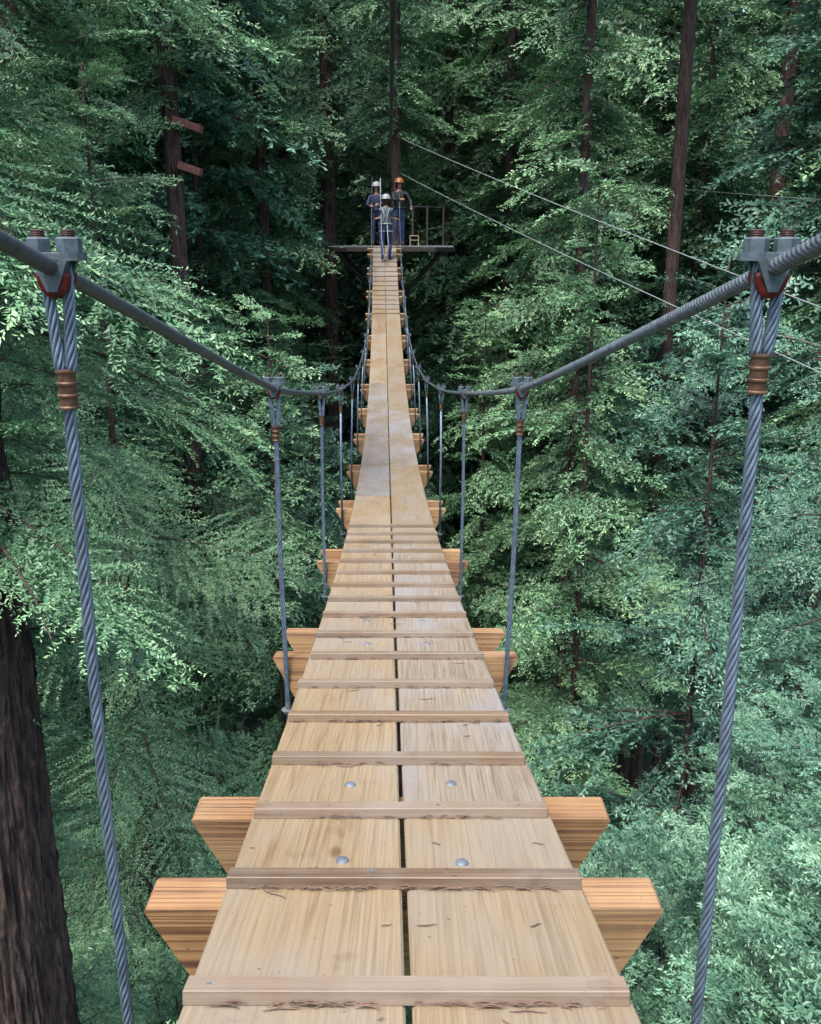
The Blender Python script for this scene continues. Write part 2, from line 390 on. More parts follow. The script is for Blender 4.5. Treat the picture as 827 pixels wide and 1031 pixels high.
def hanger(side, k):
    x, Y, Z = CL[k][0 if side < 0 else 1], CL[k][2], CL[k][3]
    xb = XC(Y) + side * (.392 if k else .437); zb = ZD(Y) - .235 if k else ZD(Y) - .42
    if k == 0: xb = x
    near = k < 3
    det = k < 7
    root = empty('hanger', (x - bridge['_w'][0], Y - bridge['_w'][1], Z - bridge['_w'][2]), parent=bridge)
    ax = np.array((xb - x, 0, zb - Z)); ln = np.linalg.norm(ax); ax /= ln
    def on(d, off=0.0): return np.array((x, Y, Z)) + ax * d + np.array((off, 0, 0))
    mb = MB(); f0 = .128 if side < 0 else .108
    legs = [[on(-.012, -.0125), on(.02, -.0135), on(.06, -.010), on(f0, -.0065)], [on(-.012, .0125), on(.02, .0135), on(.06, .0115), on(f0, .0075)]]
    main = [on(f0), on(ln * .5, .004 * side), on(ln)]
    if near:
        for i_, l in enumerate(legs): mb.rope(l, .0083 if k == 0 else .008, .10, .010, 6, 6)
        mb.rope(main, .0088, .105 if k == 0 else .12, .0105, 6, 6)
    else:
        for l in legs: mb.tube(l, .008, 6)
        mb.tube(main, .0085, 6)
    cab = mb.build('hanger_cable', M_wire, root, smooth=True)
    # swaged copper sleeve with raised ridges
    s_ = MB(); L0 = .047; pr = []
    for j in range(4):
        z0 = j * L0 / 3
        pr += [(.0118, z0 - .0028), (.0136, z0 - .0012), (.0136, z0 + .0012), (.0118, z0 + .0028)]
    pr = [(.006, -.003)] + pr[1:-1] + [(.006, L0 + .003)]
    s_.lathe((0, 0, 0), pr, 28 if near else 8)
    v = s_.v[0]; v[:, 0] *= 1.0
    T = Vector(ax).to_track_quat('Z', 'Y').to_matrix(); v = v @ np.array(T).T + on(f0 - .002)
    s_.v[0] = v; s_.build('sleeve', M_copper, root)
    if det:
        c = MB()       # cast saddle: plate with rounded lugs and a keel either side of the cable
        c.prism((x - .019, Y, Z + .0165), .0205, .010, 12, .26); c.prism((x + .019, Y, Z + .0165), .0205, .010, 12, .26)
        c.box((x, Y, Z + .0165), (.036, .038, .0098))
        for sy in (-1, 1):
            yy = Y + sy * .018
            vv = [(x - .022, yy - .005, Z + .0115), (x + .022, yy - .005, Z + .0115), (x + .022, yy + .005, Z + .0115), (x - .022, yy + .005, Z + .0115),
                  (x - .006, yy - .003, Z - .026), (x + .006, yy - .003, Z - .026), (x + .006, yy + .003, Z - .026), (x - .006, yy + .003, Z - .026)]
            c.add(vv, [(0, 1, 2, 3), (7, 6, 5, 4), (0, 4, 5, 1), (1, 5, 6, 2), (2, 6, 7, 3), (3, 7, 4, 0)])
        c.build('saddle', M_galv, root)
        for sx in (-1, 1):
            n = MB(); n.prism((x + sx * .019, Y, Z + .0295), .0160, .0165, 6, .35 * sx + .15); n.prism((x + sx * .019, Y, Z + .0388), .0160, .002, 6, .35 * sx + .15, .82)
            n.build('nut', M_galv, root)
            st = MB(); st.lathe((x + sx * .019, Y, Z + .036), [(.0080 + (.0009 if j % 2 else 0), j * .0013) for j in range(10)] + [(.0066, .0132), (.0001, .0132)], 14)
            st.build('stud', M_stud, root)
        u = MB(); aa = np.linspace(math.pi * .98, math.pi * 2.02, 16)
        # U bolt passing under the cable
        u.tube([(x + .0150 * math.cos(a), Y + .0105, Z - .004 + .0235 * math.sin(a)) for a in aa], .0072, 8)
        u.tube([(x + .0150 * math.cos(a), Y - .0105, Z - .004 + .0235 * math.sin(a)) for a in aa], .0072, 8)
        u.build('u_bolt', M_red, root, smooth=True)
    else:
        c = MB(); c.box((x, Y, Z + .018), (.075, .045, .022)); c.prism((x - .019, Y, Z + .036), .017, .018); c.prism((x + .019, Y, Z + .036), .017, .018)
        c.build('saddle', M_galv, root)
    e = MB(); p = on(ln)
    e.lathe((p[0], p[1], p[2] - .005), [(.0001, -.045), (.006, -.045), (.006, -.014), (.016, -.014), (.016, -.002), (.024, -.002), (.024, .002), (.010, .003), (.010, .03), (.0001, .03)], 10)
    e.build('end_stud', M_bolt if k < 2 else M_galv, root)
    if k == 0:   # flat steel link that ties the hanger foot to the beams
        e = MB(); e.tube([(xb, Y, ZD(Y) - .415), (xb - side * .05, Y + .10, ZD(Y) - .36), (xb - side * .125, 1.41, ZD(1.41) - .225)], .008, 8)
        e.build('steel_link', M_steel, root)
for k in range(len(CL)):
    for side in (-1, 1): hanger(side, k)

# ------------------------------------------------------------------ lines
def sag_line(a, b, sag, n=40):
    a, b = np.array(a), np.array(b); t = np.linspace(0, 1, n)[:, None]
    p = a * (1 - t) + b * t; p[:, 2] -= sag * 4 * (t * (1 - t))[:, 0]; return p
o = MB().tube([(-.03, -2.5, .66), (-.035, 0, .62), (-.05, 3, .70), (-.155, 8, .90), (-.33, 15, 1.22), (-.50, 22, 1.65), (-.55, 27.6, 2.05)], .0115, 8).build('overhead_line', M_dkrope, smooth=True)
tag(o, 'thick dark safety line running overhead along the middle of the bridge to the far tree', 'cable')
def line(name, pts, r, m, label):
    o = MB().tube(pts, r * .8, 6).build(name, M_zip, smooth=True); tag(o, label, 'cable', 'thin wires crossing on the right'); return o
line('zip_line', sag_line((-.3, 27.4, 2.95), (6.2, 5.0, -1.72), .10), .009, M_rope, 'upper pale wire slanting down from the platform tree to right, passing behind the near clamp')
line('zip_line', sag_line((-.3, 27.4, 2.05), (6.4, 4.0, -2.46), .12), .009, M_rope, 'lower pale wire slanting down to the right across the boughs below the near clamp')
line('zip_line', sag_line((4.0, 36.5, 2.65), (12.5, 17, .52), .08), .009, M_rope, 'thin pale wire running nearly level across the upper right between the dark trunks')
line('zip_line', sag_line((8.5, 35, 4.48), (11.5, 22, 2.2), .05), .008, M_rope, 'shortest faint wire beside the tall dark trunk at upper right')
o = MB().tube([(-.743, 24.62, 1.72), (-.742, 24.5, 1.2), (-.72, 24.28, .64), (-.715, 24.2, .3), (-.66, 24.12, -.1), (-.56, 24.1, -.25), (-.545, 24.12, .1), (-.57, 24.2, .6)], .011, 6).build('safety_lanyard', M_rope, smooth=True)
tag(o, 'pale looped safety lanyard hanging behind the crossing person in grey shirt', 'rope')

# ------------------------------------------------------------------ platform
PX, PY, PZ = -.56, 27.25, .10
plat = empty('tree_platform', (PX, PY, PZ)); tag(plat, 'dark edged timber platform round the trunk at the far end of bridge', 'platform')
nb = 16
for i in range(nb):
    x0 = -1.68 + i * 3.4 / nb; xm = x0 + .1; hy = math.sqrt(max(0, 1.85**2 - xm**2)) * .95
    hy = max(.75, min(1.75, hy)); m_ = MB(); m_.box((PX + xm, PY, PZ), (.205, 2 * hy, .04)); m_.build('deck_board', M_grey_deck, plat)
e = MB(); hx = [(-1.72, -.7), (-1.1, -1.72), (1.2, -1.72), (1.74, -.7), (1.74, .7), (1.2, 1.72), (-1.1, 1.72), (-1.72, .7), (-1.72, -.7)]
for (a, b), (c_, d_) in zip(hx[:-1], hx[1:]):
    mid = ((a + c_) / 2, (b + d_) / 2); ang = math.atan2(d_ - b, c_ - a); l = math.hypot(c_ - a, d_ - b)
    e.box((PX + mid[0], PY + mid[1], PZ - .075), (l, .05, .11), Matrix.Rotation(ang, 4, 'Z'))
e.build('rim', M_dark_timber, plat)
for sx in (-.45, .45):
    e = MB(); e.box((PX + sx, PY, PZ - .11), (.09, 3.3, .17)); e.build('joist', M_dark_timber, plat)
for (a, b) in ((-1.45, -1.0), (1.45, -1.0), (-1.45, .9), (1.45, .9), (-.5, -1.5), (.5, -1.5)):
    e = MB(); e.tube([(PX + a, PY + b, PZ - .12), (PX + a * .22, PY + b * .22, PZ - 1.35)], .045, 6); e.build('brace', M_dark_timber, plat)
for (a, b) in ((.62, -1.25), (1.0, -1.2), (1.45, -.6)):
    e = MB(); e.tube([(PX + a, PY + b, PZ), (PX + a, PY + b, PZ + 1.0)], .03, 6); e.build('rail_post', M_dark_timber, plat)
e = MB(); e.tube([(PX + .62, PY - 1.25, PZ + 1), (PX + 1.0, PY - 1.2, PZ + 1.), (PX + 1.45, PY - .6, PZ + 1)], .012, 6); e.build('rail_rope', M_dkrope, plat)
bx = empty('wooden_box', (.10, 26.0, PZ + .02)); tag(bx, 'small open wooden box standing on the platform right of the people', 'box')
for d, s in (((-.11, 0, .13), (.02, .2, .26)), ((.11, 0, .13), (.02, .2, .26))):
    MB().box((.10 + d[0], 26.0 + d[1], PZ + .02 + d[2]), s).build('side_board', M_box, bx)
MB().box((.10, 26.0, PZ + .27), (.25, .21, .02)).build('lid', M_box, bx)
MB().box((.10, 26.0, PZ + .16), (.20, .19, .02)).build('shelf', M_box, bx)

# ------------------------------------------------------------------ people
M_skin = plain('skin', (.25, .13, .09), .5, 10, .1); M_grey_shirt = plain('grey_shirt', (.06, .08, .10)); M_jeans = plain('blue_jeans', (.014, .03, .085))
M_black = plain('black_cloth', (.012, .013, .018)); M_navy = plain('navy_cloth', (.02, .028, .07)); M_boot = plain('boot', (.03, .025, .02))
M_hw = plain('white_helmet', (.18, .19, .20), .3, 10, .05); M_ho = plain('orange_helmet', (.16, .065, .02), .3, 10, .05); M_hair = plain('dark_hair', (.02, .015, .012))
M_ltjeans = plain('light_jeans', (.012, .03, .09))
def skin_mesh(nodes, edges, root):
    me = bpy.data.meshes.new('tmp'); bm = bmesh.new(); ly = bm.verts.layers.skin.verify(); vs = {}
    for k, (p, r) in nodes.items():
        v = bm.verts.new(p); v[ly].radius = (r, r) if np.isscalar(r) else r; v[ly].use_root = (k == root); vs[k] = v
    for a, b in edges: bm.edges.new((vs[a], vs[b]))
    bm.to_mesh(me); bm.free()
    ob = bpy.data.objects.new('tmp', me); COL.objects.link(ob)
    ob.modifiers.new('s', 'SKIN').use_smooth_shade = True
    sb = ob.modifiers.new('d', 'SUBSURF'); sb.levels = 2; sb.render_levels = 2
    dg = bpy.context.evaluated_depsgraph_get(); dg.update()
    res = bpy.data.meshes.new_from_object(ob.evaluated_get(dg)); bpy.data.objects.remove(ob); return res
def person(loc, yaw, label, la, ra, mats, helmet, knees=0.0, k=1.0, lean=0.0):
    """la / ra: wrist positions in body space (x to body left, y forward)"""
    root = empty('person', loc, yaw); tag(root, label, 'person')
    J = {'pel': ((0, 0, .95), (.145, .10)), 'bel': ((0, lean * .3, 1.08), (.135, .10)), 'che': ((0, lean * .7, 1.30), (.165, .11)), 'nek0': ((0, lean, 1.44), (.09, .075)),
         'nek': ((0, lean, 1.50), .052), 'jaw': ((0, lean + .02, 1.57), (.062, .07)), 'hed': ((0, lean + .01, 1.65), (.078, .095)), 'top': ((0, lean, 1.72), (.06, .075)),
         'nose': ((0, lean + .125, 1.62), .012)}
    E = [('pel', 'bel'), ('bel', 'che'), ('che', 'nek0'), ('nek0', 'nek'), ('nek', 'jaw'), ('jaw', 'hed'), ('hed', 'top'), ('hed', 'nose')]
    for s, nm, wr in ((1, 'l', la), (-1, 'r', ra)):
        sh = np.array((s * .19, lean * .9, 1.40)); wr = np.array(wr); d = wr - sh; dl = np.linalg.norm(d); 
        if dl > .52: wr = sh + d * .52 / dl; d = wr - sh; dl = .52
        out = np.array((s * .6, -.5, -.6)); out -= d * out.dot(d) / dl**2; out /= np.linalg.norm(out)
        el = sh + d * .5 + out * math.sqrt(max(0, .275**2 - (dl / 2)**2))
        J['sh' + nm] = (tuple(sh), .062); J['el' + nm] = (tuple(el), .042); J['wr' + nm] = (tuple(wr), (.028, .024))
        hd = (wr - el) / np.linalg.norm(wr - el); J['pa' + nm] = (tuple(wr + hd * .07), (.036, .018))
        E += [('che', 'sh' + nm), ('sh' + nm, 'el' + nm), ('el' + nm, 'wr' + nm), ('wr' + nm, 'pa' + nm)]
        ky = knees * (1 if s > 0 else -1)
        J['hip' + nm] = ((s * .09, 0, .88), .09); J['kn' + nm] = ((s * .10, .04 + ky * .5, .49), .06); J['cf' + nm] = ((s * .10, ky * .5, .34), .058)
        J['an' + nm] = ((s * .10, ky * .9 - .01, .09), .038); J['to' + nm] = ((s * .115, ky * .9 + .15, .035), (.04, .03))
        E += [('pel', 'hip' + nm), ('hip' + nm, 'kn' + nm), ('kn' + nm, 'cf' + nm), ('cf' + nm, 'an' + nm), ('an' + nm, 'to' + nm)]
    me = skin_mesh(J, E, 'pel')
    bm = bmesh.new(); bm.from_mesh(me)
    for s, nm in ((1, 'l'), (-1, 'r')):          # five curled fingers per hand
        pa, wr = np.array(J['pa' + nm][0]), np.array(J['wr' + nm][0]); d = pa - wr; d /= np.linalg.norm(d)
        sd_ = np.cross(d, (0, 0, 1.)); sd_ /= np.linalg.norm(sd_) + 1e-6; dn = np.cross(sd_, d)
        dn = dn if dn[2] < 0 else -dn
        for i, ln in enumerate((.060, .07, .075, .068, .052)):
            if i == 0: b0 = wr + d * .03 + sd_ * .03 * s; dr = d * .5 + sd_ * s * .8 + dn * .3
            else: b0 = pa + sd_ * (.033 - .020 * (i - 1)) * s + d * .0; dr = d
            dr = dr / np.linalg.norm(dr)
            nodes = {0: (tuple(b0), .011), 1: (tuple(b0 + dr * ln * .45), .0095), 2: (tuple(b0 + dr * ln * .7 + dn * ln * .3), .009), 3: (tuple(b0 + dr * ln * .6 + dn * ln * .6), .0075)}
            fm = skin_mesh(nodes, [(0, 1), (1, 2), (2, 3)], 0); bm.from_mesh(fm)
    bm.to_mesh(me); bm.free()
    for m in (mats['skin'], mats['top'], mats['leg'], M_boot): me.materials.append(m)
    # cloth or skin by nearest bone
    seg = []
    for a, b in E:
        w_ = {'nek': 0, 'jaw': 0, 'hed': 0, 'top': 0, 'nose': 0}.get(b, None)
        if w_ is None:
            w_ = 3 if b[:2] == 'to' else 2 if b[:2] in ('hi', 'kn', 'cf', 'an') else (0 if b[:2] in ('pa',) or (b[:2] == 'wr' and mats.get('short')) else 1)
        seg.append((np.array(J[a][0]), np.array(J[b][0]), w_))
    n = len(me.polygons); c = np.zeros(n * 3, dtype=np.float32); me.polygons.foreach_get('center', c); c = c.reshape(-1, 3)
    best = np.full(n, 9e9); lab = np.zeros(n, dtype=np.int32)
    for a, b, w_ in seg:
        ab = b - a; t = np.clip(((c - a) @ ab) / ab.dot(ab), 0, 1); dd = np.linalg.norm(c - a - t[:, None] * ab, axis=1)
        ok = dd < best; best[ok] = dd[ok]; lab[ok] = w_
    me.polygons.foreach_set('material_index', lab)
    me.polygons.foreach_set('use_smooth', np.ones(n, dtype=bool))
    ob = bpy.data.objects.new('body', me); COL.objects.link(ob); ob.parent = root
    def local(mb, nm, m, smooth=True):
        v = np.vstack(mb.v); me2 = mesh_np(nm, v, np.vstack(mb.q) if mb.q else None, np.vstack(mb.t) if mb.t else None, mats=(m,), smooth=smooth)
        o2 = bpy.data.objects.new(nm, me2); COL.objects.link(o2); o2.parent = root; return o2
    h = MB(); pr = [(.135, 0), (.14, .015)] + [(.13 * math.cos(a), .02 + .125 * math.sin(a)) for a in np.linspace(0, 1.5, 9)] + [(.001, .146)]
    h.lathe((0, lean, 1.665), pr, 20); h.v[0][:, 1] = (h.v[0][:, 1] - lean) * 1.15 + lean; local(h, 'helmet', helmet)
    hh = MB().lathe((0, lean - .02, 1.665), [(.06, -.15), (.088, -.12), (.10, -.05), (.112, 0.0), (.10, .05)], 14); local(hh, 'hair', M_hair)
    for s in (-1, 1):
        ey = MB(); ey.lathe((s * .03, lean + .103, 1.645), [(.001, -.008), (.009, 0), (.001, .008)], 8); local(ey, 'eye', M_black)
    hs = MB()      # climbing harness: waist belt, shoulder and thigh straps
    a = np.linspace(0, 2 * math.pi, 20)
    hs.tube([(.165 * math.cos(t), lean * .3 + .125 * math.sin(t), 1.0) for t in a], .02, 6)
    for s in (-1, 1):
        hs.tube([(s * .10, lean * .3 - .125, 1.0), (s * .04, lean * .7 - .135, 1.22), (s * .11, lean - .09, 1.44), (s * .11, lean + .07, 1.44), (s * .07, lean * .7 + .13, 1.25), (s * .08, lean * .3 + .13, 1.0)], .013, 5)
        hs.tube([(s * .09 + .10 * math.cos(t), .02 + .105 * math.sin(t), .80) for t in a], .014, 5)
    local(hs, 'harness', M_zip if mats.get('pale') else M_dkrope)
    root.scale = (k, k, k)
    return root
YP = 24.36
person((-.605, YP, ZD(YP) + .022), 0.0, 'person in grey t-shirt and jeans, white helmet, back turned, stepping up the bridge end', (-.30, .22, 1.12), (.33, .18, 1.10),
       {'skin': M_skin, 'top': M_grey_shirt, 'leg': M_jeans, 'short': True, 'pale': True}, M_hw, .12, .88, .04)
person((-.90, 26.2, PZ + .02), math.pi - .1, 'person in white helmet and dark clothes standing on the platform left, facing the bridge', (.12, .34, 1.12), (-.10, .40, 1.15),
       {'skin': M_skin, 'top': M_navy, 'leg': M_navy}, M_hw, 0.02, .90)
person((-.30, 26.35, PZ + .02), math.pi + .05, 'person in orange helmet, black jacket and light jeans standing at platform right', (-.03, .40, 1.22), (-.32, .28, 1.02),
       {'skin': M_skin, 'top': M_black, 'leg': M_ltjeans}, M_ho, .02, .96)

# ------------------------------------------------------------------ litter on the deck
for i in range(26):
    cy = random.choice(cleats[:10]) - random.choice((.035, .05, .09, .14)) if i > 6 else [1.335, .985, 1.02, 1.35, 2.25, 3.26, 2.9][i]
    cx = random.uniform(-.26, .26); a = random.gauss(0, .5); l = random.uniform(.015, .06)
    p = []; 
    for t in np.linspace(-.5, .5, 6):
        xx = cx + t * l * math.cos(a); yy = cy + t * l * math.sin(a) + .0015 * math.sin(7 * t + i)
        p.append((XC(yy) + xx, yy, ZD(yy) + .0022 + .0008 * abs(math.sin(5 * t + i))))
    o = MB().tube(p, [.0004, .0010, .0012, .0011, .0009, .0004], 5).build('fallen_twig', M_needle)
    tag(o, 'thin dry brown twig lying loose on the bridge planks by a cleat', 'twig', 'dry twigs scattered on the planks')
mb = MB()
for Y in cleats[:9]:
    dens = 60 if Y in (1.05, 1.375, 2.30) else 18
    for i in range(dens):
        cx = random.choice((random.uniform(-.28, .28), random.gauss(-.12, .05), random.gauss(.12, .06)))
        if abs(cx) > .285: continue
        yy = Y - .021 - abs(random.gauss(0, .004)); a = random.gauss(0, .16); l = random.uniform(.006, .018)
        z = ZD(yy) + .002 + random.random() * .006
        mb.tube([(XC(yy) + cx - l * math.cos(a), yy - l * math.sin(a), z), (XC(yy) + cx, yy + .001, z + .002), (XC(yy) + cx + l * math.cos(a), yy + l * math.sin(a), z)], [.0004, .0012, .0004], 4, False)
tag(mb.build('needle_litter', M_needle), 'dry needles and bark crumbs gathered against the wooden cleats', 'litter', kind='stuff')

# ------------------------------------------------------------------ ground
def gz(x, y):
    d = np.hypot(x, y - 5); return -25 + .04 * np.maximum(0, x) + np.clip((d - 38) * .42, 0, 60) + 1.2 * np.sin(x * .13 + 1) * np.cos(y * .11)
g = 141; xs = np.linspace(-260, 260, g); GX, GY = np.meshgrid(xs, xs + 60); GZ = gz(GX, GY) + rng.normal(0, .25, GX.shape)
i = np.arange(g - 1)[:, None] * g + np.arange(g - 1)[None, :]
q = np.stack([i, i + 1, i + g + 1, i + g], -1).reshape(-1, 4)
mg, nt, b = mat('forest_floor'); v = mapping(nt, 'Object', (1, 1, 1), False); n = noise(nt, v, .6, 8, .7)
r = ramp(nt, n.outputs[0], [(.3, (.02, .03, .018)), (.55, (.035, .06, .035)), (.75, (.09, .06, .04))]); L(nt, r.outputs[0], b.inputs['Base Color']); b.inputs['Roughness'].default_value = .95
bump(nt, b, n.outputs[0], 1, .3)
me = mesh_np('ground', np.stack([GX, GY, GZ], -1).reshape(-1, 3), q, mats=(mg,), smooth=True)
o = bpy.data.objects.new('ground', me); COL.objects.link(o); tag(o, 'shaded forest floor far below the bridge', kind='structure')

# ------------------------------------------------------------------ foliage
def kites(base, d, side, nrm, ln, wd):
    """arrays of folded leaf-shaped quads"""
    tip = base + d * ln[:, None]; m = base + d * (ln * .45)[:, None]
    a = m + side * (wd / 2)[:, None] - nrm * (wd * .15)[:, None]; b = m - side * (wd / 2)[:, None] - nrm * (wd * .15)[:, None]
    return np.stack([base, b, tip, a], 1)
def unit(v): return v / (np.linalg.norm(v, axis=-1, keepdims=True) + 1e-9)
def make_bough(Lb, leaf, r, wfac=.46, slim=.30, droop=.16):
    """flat drooping redwood bough along +X; returns (N,4,3) leaf quads and tints"""
    out = []; tint = []
    wa = r.normal(0, .05); wz = r.uniform(.05, .16)
    def axis(t): return np.stack([t * Lb, wa * Lb * t**2 * 2, (wz * t - droop * t**2) * Lb], -1)
    sp = leaf * 1.3; n = int(Lb * .92 / sp)
    for k in range(n):
        t = .08 + .92 * (k + r.random() * .6) / n; p = axis(np.array([t]))[0]
        for s in (-1, 1):
            if r.random() < .06: continue
            l = Lb * wfac * min(1, t * 3.2) * (1.02 - t)**.65 * r.uniform(.55, 1.25)
            if l < leaf: l = leaf
            ang = R(r.uniform(38, 68)) * s; dz = r.uniform(-.38, .12)
            d = unit(np.array([math.cos(ang), math.sin(ang), dz]))
            m = max(3, int(l / (leaf * .27))); tt = (np.arange(m) + r.random(m) * .5) / m
            cv = np.stack([tt**2 * .10 * l, tt * 0, -tt**2 * r.uniform(.02, .22) * l], -1)
            P = p + d * (tt * l)[:, None] + cv
            a2 = R(48) * np.where(np.arange(m) % 2, 1, -1) + r.normal(0, .38, m); ca, sa = np.cos(a2), np.sin(a2)
            sd2 = unit(np.array([-d[1], d[0], 0]))
            D = unit(d * ca[:, None] + sd2 * sa[:, None] + np.stack([tt * 0, tt * 0, r.normal(-.04, .34, m)], -1))
            up = np.array([r.normal(0, .22), r.normal(0, .22), 1.]); S = unit(np.cross(D, up)); Nn = np.cross(S, D)
            roll = r.normal(0, .32, m)[:, None]; S = unit(S * np.cos(roll) + Nn * np.sin(roll)); Nn = np.cross(S, D)
            ln = leaf * (1.35 - .6 * tt) * r.uniform(.7, 1.25, m)
            out.append(kites(P, D, S, Nn, ln, ln * slim * r.uniform(.8, 1.3, m)))
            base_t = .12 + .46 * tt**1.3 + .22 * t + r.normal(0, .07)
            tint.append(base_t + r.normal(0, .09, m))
    return np.concatenate(out), np.concatenate(tint), axis
LOD = {'near': (.052, .31), 'mid': (.105, .32), 'far': (.17, .38), 'vfar': (.27, .45)}
BT = {}
for nm, cnt in (('near', 5), ('mid', 4), ('far', 4), ('vfar', 3)):
    rr_ = np.random.default_rng(hash(nm) % 1 + len(nm) * 11)
    BT[nm] = [make_bough(3.0, LOD[nm][0], rr_, slim=LOD[nm][1], droop=rr_.uniform(.22, .42)) for _ in range(cnt)]
def clear(K, wx, wy, wz):
    """branches never reach into the walkway or the camera's own spot"""
    c = K.mean(1); X = c[:, 0] + wx; Y = c[:, 1] + wy; Z = c[:, 2] + wz
    xc = .022 - .0235 * Y - .00015 * Y * Y
    bad = (np.abs(X - xc) < .95) & (Y > -3) & (Y < 27) & (Z > -2.7) & (Z < 3.4)
    bad |= (np.abs(X - xc) < .35) & (Z > -3.2) & (Y < 27) & (Z < 4)
    bad |= (X**2 + Y**2 + Z**2 < 3.4**2)
    bad |= (np.abs(X + .56) < 1.9) & (Y > 25.3) & (Y < 28.6) & (Z > -.8) & (Z < 2.6)
    return ~bad
def crown(r, z0, z1, lod, dens, blen, top=None, cond=None, wpos=None, lenf=None, cover=True, hugl=0.0):
    """boughs spiralling up a trunk between z0 and z1 (local); top = tip of the tree"""
    T = BT[lod]; Ks = []; Ts = []; wood_ = MB(); n = int((z1 - z0) * dens); az = r.random() * 6
    n2 = int((z1 - z0) * 7) if cover else 0
    for k in range(n + n2):
        hug = k >= n
        z = z0 + (z1 - z0) * ((k if not hug else (k - n) * n / max(1, n2)) + r.random()) / n
        if hug or k % 4 == 0: az += 2.4 + r.normal(0, .35); zg = z
        if not hug and k % 4: z = zg + r.normal(0, .13); aj = az + r.normal(0, .38)
        else: aj = az
        if cond and not cond(z, aj): continue
        l = blen * r.uniform(.65, 1.2) if not hug else r.uniform(.7, 1.3) + hugl
        if top is not None and not hug: l *= min(1, max(.12, (top - z) / (blen * 2.4)))**.75
        if lenf: l *= lenf(z, aj)
        K, tn, ax = T[r.integers(len(T))]; s = l / 3.0
        # keep leaf size, subsample when the bough is short
        if s < .8:
            keep = r.random(len(K)) < max(.2, s * s * 1.25); K = K[keep]; tn = tn[keep]
        c = K[:, :1, :]; K = c * s + (K - c) * min(1.15, max(s, .8))
        if r.random() < .5: K = K * np.array([1, -1, 1]); K = K[:, ::-1]
        pit = r.normal(-.16, .20) + (.35 if top is not None and top - z < 3 else 0); rol = r.normal(0, .35)
        M = np.array((Matrix.Rotation(aj, 3, 'Z') @ Matrix.Rotation(-pit, 3, 'Y') @ Matrix.Rotation(rol, 3, 'X')))
        K = K @ M.T + np.array((0, 0, z)); m = np.ones(len(K), bool)
        if wpos is not None: m = clear(K, *wpos)
        if m.sum() < len(K) * .25 and len(K): continue
        Ks.append(K[m]); Ts.append(tn[m] + r.normal(0, .11))
        t = np.linspace(0, .8, 6); A = ax(t) * s
        A = A @ M.T + np.array((0, 0, z))
        if wpos is None or clear(A[-1:, None, :], *wpos)[0]: wood_.tube(A, np.linspace(.017, .004, 6) * (s + .3), 4, False)
    K = np.concatenate(Ks); tn = np.clip(np.concatenate(Ts), 0, 1)
    return K, tn, wood_
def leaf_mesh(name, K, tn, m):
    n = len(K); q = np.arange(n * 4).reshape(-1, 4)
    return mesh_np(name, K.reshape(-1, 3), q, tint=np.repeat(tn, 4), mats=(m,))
def trunk_mesh(name, z0, z1, r0, r1, m, nseg=20, dz=.8, ridge=.05, extra=None, seed=0, lean=(0, 0)):
    r = np.random.default_rng(seed); nz = max(3, int((z1 - z0) / dz)); zz = np.linspace(z0, z1, nz); th = np.arange(nseg) * 2 * math.pi / nseg
    rad = r0 + (r1 - r0) * (zz - z0) / (z1 - z0); rad = rad + r0 * .5 * np.exp(-(zz - z0) / 1.2)
    # furrows: strips of noise that wander slowly with height
    nb_ = max(6, nseg // 4); H = np.zeros((nz, nseg)); A = r.normal(0, 1, nseg)
    A = A * .7 + np.roll(A, 1) * .3
    drift = 0
    for i_, z in enumerate(zz):
        A = A * .88 + r.normal(0, .45, nseg); H[i_] = A
    H = (H - H.mean()) / (H.std() + 1e-6)
    rr = rad[:, None] * (1 + ridge * H)
    fx = (zz - z0) / (z1 - z0)
    v = np.stack([rr * np.cos(th) + (lean[0] * fx)[:, None], rr * np.sin(th) + (lean[1] * fx)[:, None], np.repeat(zz[:, None], nseg, 1)], -1).reshape(-1, 3)
    i_ = np.arange(nz - 1)[:, None] * nseg; j = np.arange(nseg)[None, :]; k = (j + 1) % nseg
    q = np.stack([i_ + j, i_ + k, i_ + nseg + k, i_ + nseg + j], -1).reshape(-1, 4)
    t = None
    if extra is not None and extra.v:
        ev = np.vstack(extra.v); eq = np.vstack(extra.q); q = np.vstack([q, eq + len(v)]); v = np.vstack([v, ev])
    return mesh_np(name, v, q, mats=(m,), smooth=True)
def put(name, me, root):
    o = bpy.data.objects.new(name, me); COL.objects.link(o); o.parent = root; return o

